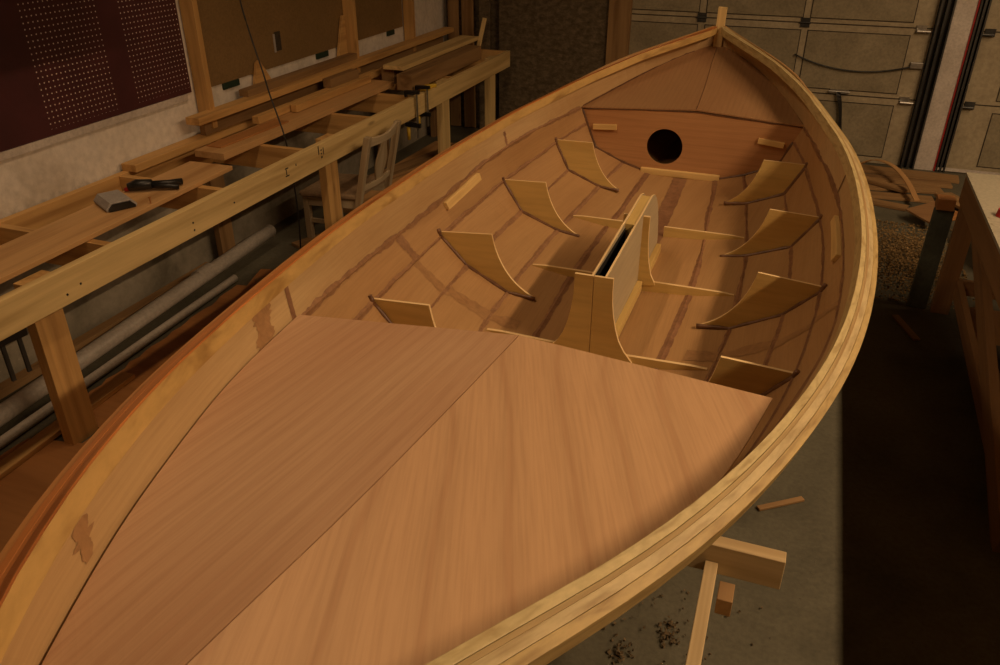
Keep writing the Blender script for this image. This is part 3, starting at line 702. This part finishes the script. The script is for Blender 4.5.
plank('lumber_stick', (-3.125, 4.02, .924), (-3.125, 5.33, .924), .066, .040, 'stud_dk', 'topmost short stick against the brown panel, below the small wedge', 'lumber', LG)
plank('lumber_block', (-3.005, 4.75, .849), (-3.0, 5.12, .849), .060, .058, 'stud_dk', 'dark short block sitting on the pile below the second stud', 'lumber block', LG)
plank('pale_board', (-2.80, 5.32, .862), (-2.79, 6.75, .862), .165, .030, 'stud_lt', 'pale board lying on top of the big timber at the far end of the bench', 'board', LG)
plank('timber_beam', (-2.655, 5.2, .791), (-2.645, 6.50, .791), .12, .108, 'stud_dk', 'big dark timber at the far end of the bench front', 'timber', LG)
plank('timber_beam', (-2.87, 5.36, .791), (-2.86, 6.60, .791), .10, .108, 'stud_dk', 'dark timber behind the big timber, under the pale board', 'timber', LG)
plank('thin_stick', (-2.74, 6.80, .742), (-2.72, 6.93, 1.0), .035, .018, 'stud_lt', 'short pale stick standing at the far end of the bench', 'stick', LG, up=(0, 1, 0))

# sanding block wrapped in grey paper
sb = thing('sanding_block', 'grey sandpaper wrapped sanding block on the near bench board', 'sanding block', (-2.80, 2.60, ZT+.022))
zb = ZT+.0222
def swing(pts, c, a): return [(c[0]+(x-c[0])*math.cos(a)-(y-c[1])*math.sin(a), c[1]+(x-c[0])*math.sin(a)+(y-c[1])*math.cos(a), z) for x, y, z in pts]
g = G(); prof2 = [(-.065, 0), (.065, 0), (.068, .012), (.045, .038), (-.045, .038), (-.068, .012)]
a = math.radians(-28); secs = []; gcs = []
for l in (-.085, .085):
    secs.append([(-2.80+l*math.cos(a)-u*math.sin(a), 2.595+l*math.sin(a)+u*math.cos(a), zb+v) for u, v in prof2]); gcs.append([(l, u, v) for u, v in prof2])
g.loft(secs, gcs); obj('sandpaper_wrap', g, M['grey'], sb, bevel=.003)
g = G(); secs = []
for l in (.0855, .095):
    secs.append([(-2.80+l*math.cos(a)-u*math.sin(a), 2.595+l*math.sin(a)+u*math.cos(a), zb+v) for u, v in [(p[0]*.85, .002+p[1]*.8) for p in prof2]])
g.loft(secs, gcs); obj('end_cap', g, M['black'], sb)
# black spring clamp
sc_ = thing('spring_clamp', 'black spring clamp lying on the near bench board, orange tip', 'clamp', (-2.78, 2.83, zb))
g = G(); 
g.tube([(-2.862, 2.745, zb+.024), (-2.83, 2.77, zb+.032), (-2.77, 2.80, zb+.034)], [.018, .026, .022], 10); obj('jaw', g, M['black'], sc_, smooth=True)
g = G(); g.tube([(-2.78, 2.805, zb+.030), (-2.73, 2.862, zb+.026), (-2.70, 2.918, zb+.018)], [.016, .013, .016], 10); obj('handle', g, M['black'], sc_, smooth=True)
g = G(); g.tube([(-2.78, 2.80, zb+.028), (-2.72, 2.828, zb+.022), (-2.668, 2.858, zb+.016)], [.016, .012, .014], 10); obj('handle', g, M['black'], sc_, smooth=True)
g = G(); g.tube([(-2.878, 2.738, zb+.012), (-2.857, 2.748, zb+.018)], [.009, .012], 8); obj('tip', g, M['red'], sc_, smooth=True, label='orange red jaw tip')
# screw standing in the board
g = G(); g.tube([(-2.662, 2.66, zb-.001), (-2.662, 2.66, zb+.026)], .003, 8); g.tube([(-2.662, 2.66, zb+.026), (-2.662, 2.66, zb+.030)], .006, 10)
tag(obj('wood_screw', g, M['orange']), 'rusty screw standing up in the near bench board', 'screw')
# yellow wedge corner at the rail, left edge of the photograph
g = G(); g.tube([(-2.52, 1.52, ZT+.011), (-2.50, 1.70, ZT+.011)], .010, 8); tag(obj('yellow_pencil', g, M['yellow']), 'yellow stick end on the bench rail, cut by the photo\'s left edge', 'pencil')

# bar clamps hanging on the front rail
def bar_clamp(y, ztop, zbot, lbl, n=1, handle='yellow'):
    t = thing('bar_clamp', lbl, 'clamp', (-2.47, y, zbot), 'bar clamps hanging from the bench rail')
    g = G(); g.box((-2.482, y, zbot), (-2.482, y, ztop), .006, .022, (0, 1, 0)); obj('bar', g, M['brightsteel'] if n == 1 else M['steel'], t)
    g = G(); g.box((-2.57, y, ztop-.005), (-2.46, y, ztop-.002), .024, .022); g.aabox((-2.570, y-.012, ZT+.002), (-2.555, y+.012, ztop)); obj('fixed_jaw', g, M['black'], t, bevel=.002)
    g = G(); g.box((-2.575, y, zbot+.09), (-2.46, y, zbot+.085), .024, .03); obj('sliding_jaw', g, M['black'], t, bevel=.002)
    g = G(); g.tube([(-2.555, y, zbot+.07), (-2.555, y, zbot+.16)], .005, 8); obj('screw', g, M['brightsteel'], t)
    g = G(); g.tube([(-2.555, y, zbot-.02), (-2.555, y, zbot+.07)], [.011, .014], 10); obj('handle', g, M[handle], t, smooth=True)
    return t
bar_clamp(5.03, .775, .46, 'bar clamp hanging from the bench rail before the third front leg, black jaws')
bar_clamp(5.20, .775, .50, 'bar clamp right beside the third front leg of the bench')
for y, l in ((5.22, 'small yellow grip on the rail nearest the third front leg'), (5.32, 'small yellow grip on the rail, right of the other yellow grip')):
    g = G(); g.box((-2.55, y, ZT+.014), (-2.50, y+.07, ZT+.014), .03, .024); tag(obj('clamp_grip', g, M['yellow'], bevel=.004), l, 'clamp grip', 'yellow grips on the rail')
t = thing('bar_clamp', 'black clamp with two bars hanging below the bench at the left edge of the photo', 'clamp', (-2.55, 1.71, .40))
for y in (1.72, 1.79):
    g = G(); g.box((-2.56, y, .40), (-2.56, y, .598), .008, .016, (0, 1, 0)); obj('bar', g, M['steel'], t)
g = G(); g.box((-2.56, 1.69, .575), (-2.56, 1.82, .565), .035, .04); obj('jaw', g, M['black'], t, bevel=.004)

# black power cord hanging over the bench
pts = [(-3.06, 4.08, 1.85), (-3.03, 4.0, 1.60), (-3.0, 3.95, 1.455), (-2.93, 3.912, 1.254), (-2.85, 3.86, 1.10), (-2.78, 3.802, .988), (-2.71, 3.76, .86), (-2.672, 3.735, .782), (-2.660, 3.745, .62), (-2.665, 3.76, .30), (-2.70, 3.78, .006)]
def smooth_path(p, n=8):
    p = [Vector(q) for q in p]; o = []
    for i in range(len(p)-1):
        a = p[max(i-1, 0)]; b = p[i]; c = p[i+1]; d = p[min(i+2, len(p)-1)]
        for k in range(n):
            t = k/n; o.append(.5*((2*b)+(c-a)*t+(2*a-5*b+4*c-d)*t*t+(3*b-a-3*c+d)*t**3))
    return o+[p[-1]]
g = G(); g.tube(smooth_path(pts), .0045, 8); tag(obj('hanging_power_cord', g, M['black'], smooth=True), 'thin black cord hanging down in front of the brown panel into the bench', 'cord')

# pipes, sheet and scraps on the floor below the bench
g = G(); g.tube([(-2.875, 1.1, .060), (-2.955, 3.05, .10), (-2.985, 3.90, .118)], .040, 20)
pp = tag(obj('plastic_pipe', g, M['pipe'], smooth=False), 'long thick grey plastic pipe on the floor below the bench', 'pipe')
for p in pp.data.polygons: p.use_smooth = len(p.vertices) == 4
g = G(); g.tube([(-2.967, 3.18, .1045), (-2.972, 3.30, .1065)], .044, 20); obj('coupling', g, M['pipe'], pp)
g = G(); g.tube([(-2.785, 1.1, .023), (-2.90, 3.40, .023)], .022, 16)
p2 = tag(obj('plastic_pipe', g, M['pipe']), 'thinner grey pipe on the floor in front of the thick one', 'pipe')
for p in p2.data.polygons: p.use_smooth = len(p.vertices) == 4
plank('floor_strip', (-3.15, .6, .02), (-3.15, 3.5, .02), .06, .038, 'stud_dk', 'dirty batten on the floor along the foot of the left wall', 'batten')
# ragged orange-brown sheet
n = 40; left = []; 
for i in range(n+1):
    y = 1.25+2.1*i/n; left.append((-2.735-.11*(i/n)+rng.uniform(-.012, .012) if not 1.83 < y < 2.01 else -2.52, y))
poly = left+[(-2.35, 3.42), (-2.1, 3.3), (-1.6, 3.2), (-1.6, 1.35), (-2.2, 1.30)]
g = G(); g.prism(poly, lambda u, v, t: (u, v, .003+t), .007); tag(obj('plywood_sheet', g, M['orange']), 'orange-brown ragged edged sheet on the floor between boat and bench', 'sheet')
for k, (p0, p1, w, h, m, lbl) in enumerate((((-2.66, 1.5, .022), (-2.71, 2.35, .022), .07, .022, 'stud', 'yellowish batten lying on the sheet by the first bench leg'),
     ((-2.62, 2.95, .022), (-2.78, 3.55, .024), .08, .02, 'orange', 'broken orange offcut at the far end of the floor sheet'),
     ((-2.50, 3.10, .024), (-2.70, 3.75, .03), .05, .022, 'orange', 'narrow orange offcut beside the broken one'),
     ((-2.30, 3.0, .022), (-2.75, 3.42, .03), .045, .02, 'stud_dk', 'dark offcut crossing below the chair'),
     ((-2.85, 3.95, .012), (-2.45, 4.9, .012), .09, .022, 'stud_dk', 'dark board on the floor behind the chair'),
     ((-2.75, 4.6, .045), (-2.70, 6.2, .045), .40, .09, 'board', 'stack of boards on the floor under the far bench'),
     ((-2.95, 4.7, .11), (-2.60, 6.1, .11), .16, .022, 'stud_dk', 'board lying askew on the stack under the bench'))):
    plank('floor_offcut', p0, p1, w, h, m, lbl, 'offcut', 'lumber on the floor under the bench')

# ------------------------------------------------------------------ chair
ch = thing('wooden_chair', 'old faded wooden chair with a splat back, tucked under the bench', 'chair', (-2.62, 4.27, 0))
def ctube(name, pts, w, h, m='chair', up=(0, 1, 0)):
    g = G()
    for a, b in zip(pts, pts[1:]): g.box(a, b, w, h, up)
    return obj(name, g, M[m], ch, bevel=.003)
yn, yf = 4.123, 4.510
def rake(z): return -2.467+max(0, z-.28)*.235
for y in (yn, yf):
    g = G(); secs = []; gcs = []
    for z in (0, .12, .28, .39, .51, .62, .71 if y == yn else .715):
        x = rake(z)+.02*(1-min(z, .28)/.28); w = .020 if z > .1 else .017
        secs.append([(x-w, y-.019, z), (x+w, y-.019, z), (x+w, y+.019, z), (x-w, y+.019, z)]); gcs.append([(z, 0, 0), (z, .03, 0), (z, .03, .03), (z, 0, .03)])
    g.loft(secs, gcs); obj('back_leg', g, M['chair'], ch, bevel=.004)
def backpiece(z0f, z1f, y0, y1, bow, name, n=14, th=.019):
    g = G(); secs = []; gcs = []
    for i in range(n+1):
        t = i/n; y = y0+(y1-y0)*t; bx_ = bow*math.sin(math.pi*t)
        z0 = z0f(t); z1 = z1f(t)
        secs.append([(rake(z0)+bx_-th/2, y, z0), (rake(z0)+bx_+th/2, y, z0), (rake(z1)+bx_+th/2, y, z1), (rake(z1)+bx_-th/2, y, z1)]); gcs.append([(y, 0, z0), (y, .02, z0), (y, .02, z1), (y, 0, z1)])
    g.loft(secs, gcs); return obj(name, g, M['chair'], ch, bevel=.003)
backpiece(lambda t: .640-.004*math.sin(math.pi*t), lambda t: .70+.02*t-.024*math.sin(math.pi*t), yn+.019, yf-.019, .02, 'crest_rail')
backpiece(lambda t: .355, lambda t: .393, yn+.019, yf-.019, .015, 'lower_back_rail')
g = G(); secs = []; gcs = []
for i in range(13):
    t = i/12; z = .391+(.651-.391)*t; hw = .038+.034*math.sin(math.pi*min(1, t*1.15))**1.3; x = rake(z)+.016
    yc = (yn+yf)/2
    secs.append([(x-.005, yc-hw, z), (x+.005, yc-hw, z), (x+.005, yc+hw, z), (x-.005, yc+hw, z)]); gcs.append([(z, 0, 0), (z, .02, 0), (z, .02, .1), (z, 0, .1)])
g.loft(secs, gcs); obj('splat', g, M['chair'], ch, bevel=.002)
g = G(); g.prism([(-2.854, 4.070), (-2.833, 4.050), (-2.475, 4.107), (-2.475, 4.515), (-2.833, 4.467), (-2.854, 4.44)], lambda u, v, t: (u, v, .307+t), .032); obj('seat', g, M['seat'], ch, bevel=.010)
g = G(); g.box((-2.815, 4.09, .276), (-2.485, 4.133, .276), .02, .060); g.box((-2.815, 4.435, .276), (-2.485, 4.50, .276), .02, .060); g.box((-2.82, 4.09, .276), (-2.82, 4.44, .276), .02, .060); obj('seat_apron', g, M['chair'], ch)
for y in (4.075, 4.435):
    obj('front_leg', bx((-2.842, y-.0, 0), (-2.804, y+.038, .306)), M['chair'], ch, bevel=.003)
for y in (4.10, 4.465):
    g = G(); g.box((-2.82, y, .14), (-2.46, y+.02, .14), .018, .025); obj('side_stretcher', g, M['chair'], ch)

# ------------------------------------------------------------------ white topped table on the right
tb = thing('work_table', 'white topped wooden work table at the right edge', 'table', (1.25, 2.6, 0))
g = G(); g.aabox((.835, .9, .736), (1.75, 4.48, .752)); obj('tabletop', g, M['tabletop'], tb, bevel=.001, label='white laminate top')
obj('apron', bx((.838, .92, .60), (.876, 4.475, .735)), M['tablewood'], tb, bevel=.002)
obj('apron', bx((.877, 4.437, .60), (1.74, 4.475, .735)), M['tablewood'], tb, bevel=.002)
obj('leg', bx((.842, 4.39, 0), (.930, 4.436, .60)), M['tablewood'], tb, bevel=.002)
for x, y in ((1.65, 4.39), (.90, .95), (1.65, .95)):
    obj('leg', bx((x, y, 0), (x+.085, y+.04, .60)), M['tablewood'], tb, bevel=.002)
g = G(); g.box((.895, 4.36, .64), (.900, 2.50, .03), .036, .10, (0, 0, 1)); obj('diagonal_brace', g, M['tablewood'], tb, bevel=.002)
g = G(); g.box((.935, 4.40, .16), (.935, 2.75, .06), .03, .09, (0, 0, 1)); obj('low_stretcher', g, M['tablewood'], tb, bevel=.002)
obj('end_stretcher', bx((.93, 4.40, .12), (1.65, 4.43, .20)), M['tablewood'], tb, bevel=.002)
obj('shelf', bx((.96, 2.4, .055), (1.70, 4.38, .070)), M['tablewood'], tb)
g = G(); g.tube([(.905, 3.84, .753), (.905, 3.84, .785)], [.03, .026], 16); tag(obj('red_cap', g, M['red']), 'small dark red cap standing on the white tabletop', 'cap')
g = G(); g.box((.775, 4.44, .0), (.790, 4.50, .545), .095, .036, (0, 1, 0)); tag(obj('painted_post', g, M['paint'], bevel=.003), 'dark grey-green painted post standing beside the table leg', 'post')
g = G(); g.aabox((.745, 4.462, .546), (.828, 4.545, .605)); tag(obj('wood_block', g, M['orange'], bevel=.002), 'orange-brown wood block sitting on the dark painted post', 'block')
g = G(); g.aabox((1.05, 3.0, .071), (1.45, 3.9, .11)); tag(obj('tool_case', g, M['black'], bevel=.01), 'black flat case on the low shelf of the white topped table', 'case')
g = G(); g.aabox((1.18, 5.0, 0), (1.60, 5.45, .30)); g.aabox((1.17, 4.99, .30), (1.61, 5.46, .32)); tag(obj('storage_box', g, M['jamb'], bevel=.004), 'pale box on the floor seen beyond the table legs', 'box')

# scrap lumber by the garage door
DG = 'scrap lumber by the garage door'
scr = [((.45, 6.95, .012), (1.25, 6.90, .012), .16, .022, 'stud_dk', 'flat dark board on the floor along the foot of the garage door'),
       ((.50, 6.70, .012), (1.18, 6.74, .012), .14, .02, 'stud_dk', 'dark board lying second from the garage door'),
       ((.52, 6.47, .012), (1.10, 6.56, .012), .13, .018, 'stud_dk', 'thin dark board lying third from the garage door'),
       ((.48, 6.64, .036), (.85, 6.38, .036), .09, .018, 'stud_dk', 'crooked dark board pointing at the boat rail'),
       ((.55, 6.28, .012), (1.02, 6.32, .012), .12, .018, 'stud_dk', 'brown board edge in the middle of the scrap pile'),
       ((.54, 6.14, .012), (.83, 6.06, .012), .10, .018, 'stud_dk', 'short dark offcut at the near left side of the pile'),
       ((1.08, 6.38, .045), (1.22, 6.12, .045), .13, .02, 'stud_dk', 'broad offcut at the right of the scrap pile'),
       ((.99, 6.12, .018), (1.12, 5.94, .018), .18, .03, 'orange', 'reddish offcut low at the right of the pile')]
for p0, p1, w, h, m, lbl in scr: plank('scrap_board', p0, p1, w, h, m, lbl, 'board', DG)
g = G(); secs = []; gcs = []; cp = smooth_path([(.50, 6.92, .034), (.62, 6.90, .10), (.74, 6.72, .12), (.83, 6.42, .10), (.885, 6.10, .06)])
for i, p in enumerate(cp):
    secs.append([(p.x-.018, p.y-.012, p.z), (p.x+.018, p.y+.012, p.z), (p.x+.018, p.y+.012, p.z+.006), (p.x-.018, p.y-.012, p.z+.006)]); gcs.append([(i*.02, 0, 0), (i*.02, .03, 0), (i*.02, .03, .01), (i*.02, 0, .01)])
g.loft(secs, gcs); tag(obj('bent_lath', g, M['board']), 'thin bent lath arching over the scrap boards', 'lath', DG)
g = G(); g.prism([(.79, 5.82), (.945, 5.62), (.99, 6.02)], lambda u, v, t: (u, v, .058+t+.08*(v-5.62)), .012); tag(obj('triangular_offcut', g, M['tablewood']), 'triangular plywood offcut in front of the scrap pile', 'offcut', DG)
plank('lath_offcut', (.66, 4.27, .008), (.75, 4.02, .008), .035, .010, 'stud_dk', 'short lath on the dark floor before the painted post', 'offcut')
plank('lath_offcut', (.104, 2.443, .007), (.257, 2.558, .007), .022, .010, 'stud_dk', 'small thin stick on the bare concrete right of the boat', 'offcut')

# shavings
def shavings(cx, cy, sx, sy, n, size, seed, mound=.03):
    r = np.random.RandomState(seed); g = G()
    for _ in range(n):
        x = cx+r.normal()*sx; y = cy+r.normal()*sy; q = math.exp(-((x-cx)**2/(2*(1.3*sx)**2)+(y-cy)**2/(2*(1.3*sy)**2)))
        x = min(max(x, cx-2.1*sx), cx+2.1*sx); y = min(max(y, cy-2.1*sy), cy+2.1*sy)
        z = .002+r.uniform(0, mound)*q; a = r.uniform(0, 6.28); L = size*r.uniform(.5, 1.4); w = size*.28; R = L/2.5
        secs = []; gcs = []
        for k in range(5):
            t = k/4*r.uniform(2.0, 3.2); px = R*math.sin(t); pz = R*(1-math.cos(t))*.6
            c, s_ = math.cos(a), math.sin(a)
            secs.append([(x+px*c-w*s_, y+px*s_+w*c, z+pz), (x+px*c+w*s_, y+px*s_-w*c, z+pz+.001)]); gcs.append([(t, 0, 0), (t, w, 0)])
        g.loft(secs, gcs, closed=False, caps=False)
    return g
o = tag(obj('wood_shavings', shavings(.76, 5.10, .15, .30, 4200, .018, 3, .05), M['sawdust']), 'golden heap of wood shavings on the floor right of the boat', 'shavings'); o['kind'] = 'stuff'
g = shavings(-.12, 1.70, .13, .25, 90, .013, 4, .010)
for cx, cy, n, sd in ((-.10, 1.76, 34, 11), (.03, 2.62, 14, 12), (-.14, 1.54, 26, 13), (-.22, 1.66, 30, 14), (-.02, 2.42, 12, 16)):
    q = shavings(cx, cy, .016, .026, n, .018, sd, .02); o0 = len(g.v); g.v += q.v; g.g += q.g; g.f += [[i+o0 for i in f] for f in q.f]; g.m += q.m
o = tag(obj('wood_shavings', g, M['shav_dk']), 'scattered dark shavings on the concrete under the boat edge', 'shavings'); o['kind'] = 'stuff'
# ------------------------------------------------------------------ shop lights (out of the frame, on the right of the boat)
def shop_light(x, y0, y1, z, power, lbl):
    t = thing('shop_light', lbl, 'lamp', (x, (y0+y1)/2, z), 'hooded shop lights on the ceiling')
    g = G(); g.aabox((x-.15, y0-.05, z+.07), (x+.15, y1+.05, z+.085)); obj('lamp_housing', g, M['housing'], t)
    for s in (-1, 1): obj('hood_side', bx((x+s*.15-.004, y0-.05, z-.030), (x+s*.15+.004, y1+.05, z+.07)), M['housing'], t)
    for y in (y0-.05, y1+.05): obj('hood_end', bx((x-.146, y-.004, z-.030), (x+.146, y+.004, z+.07)), M['housing'], t)
    g = G()
    for s in (-.05, .05): g.tube([(x+s, y0, z+.045), (x+s, y1, z+.045)], .013, 10)
    obj('tube', g, M['housing'], t)
    for s in (-1, 1): obj('hanger', bx((x-.003, (y0+y1)/2+s*.4-.003, z+.085), (x+.003, (y0+y1)/2+s*.4+.003, H)), M['steel'], t)
    l = bpy.data.lights.new('tube_light', 'AREA'); l.shape = 'RECTANGLE'; l.size = .12; l.size_y = (y1-y0); l.energy = power; l.color = (1, .66, .37)
    o = bpy.data.objects.new('tube_light', l); C.objects.link(o); o.location = (x, (y0+y1)/2, z+.028); o.parent = None
    return o
shop_light(2.62, .2, 2.6, 3.70, 140, 'hooded shop light above the near end of the table')
shop_light(2.62, 2.75, 5.15, 3.70, 58, 'hooded shop light above the far end of the table')
shop_light(-1.6, .8, 3.2, 3.70, 26, 'hooded shop light above the aisle between boat and bench')
w = bpy.data.worlds.new('world'); SC.world = w; w.use_nodes = True
w.node_tree.nodes['Background'].inputs[0].default_value = (.02, .014, .009, 1); w.node_tree.nodes['Background'].inputs[1].default_value = .2

# ------------------------------------------------------------------ camera
yaw, pit, rol = -.35565582, .50788941, .00143931
f = Vector((math.sin(yaw)*math.cos(pit), math.cos(yaw)*math.cos(pit), -math.sin(pit)))
r = Vector((math.cos(yaw), -math.sin(yaw), 0)); u = r.cross(f)
r2 = math.cos(rol)*r+math.sin(rol)*u; u2 = -math.sin(rol)*r+math.cos(rol)*u
cam = bpy.data.cameras.new('camera'); co = bpy.data.objects.new('camera', cam); C.objects.link(co)
co.matrix_world = Matrix(((r2.x, u2.x, -f.x, 0), (r2.y, u2.y, -f.y, 0), (r2.z, u2.z, -f.z, 2.0), (0, 0, 0, 1)))
cam.sensor_width = 36; cam.lens = 28.8; cam.clip_start = .02
SC.camera = co
SC.view_settings.view_transform = 'Standard'; SC.view_settings.look = 'None'
SC.view_settings.exposure = 0; SC.view_settings.gamma = 1; SC.view_settings.use_curve_mapping = False
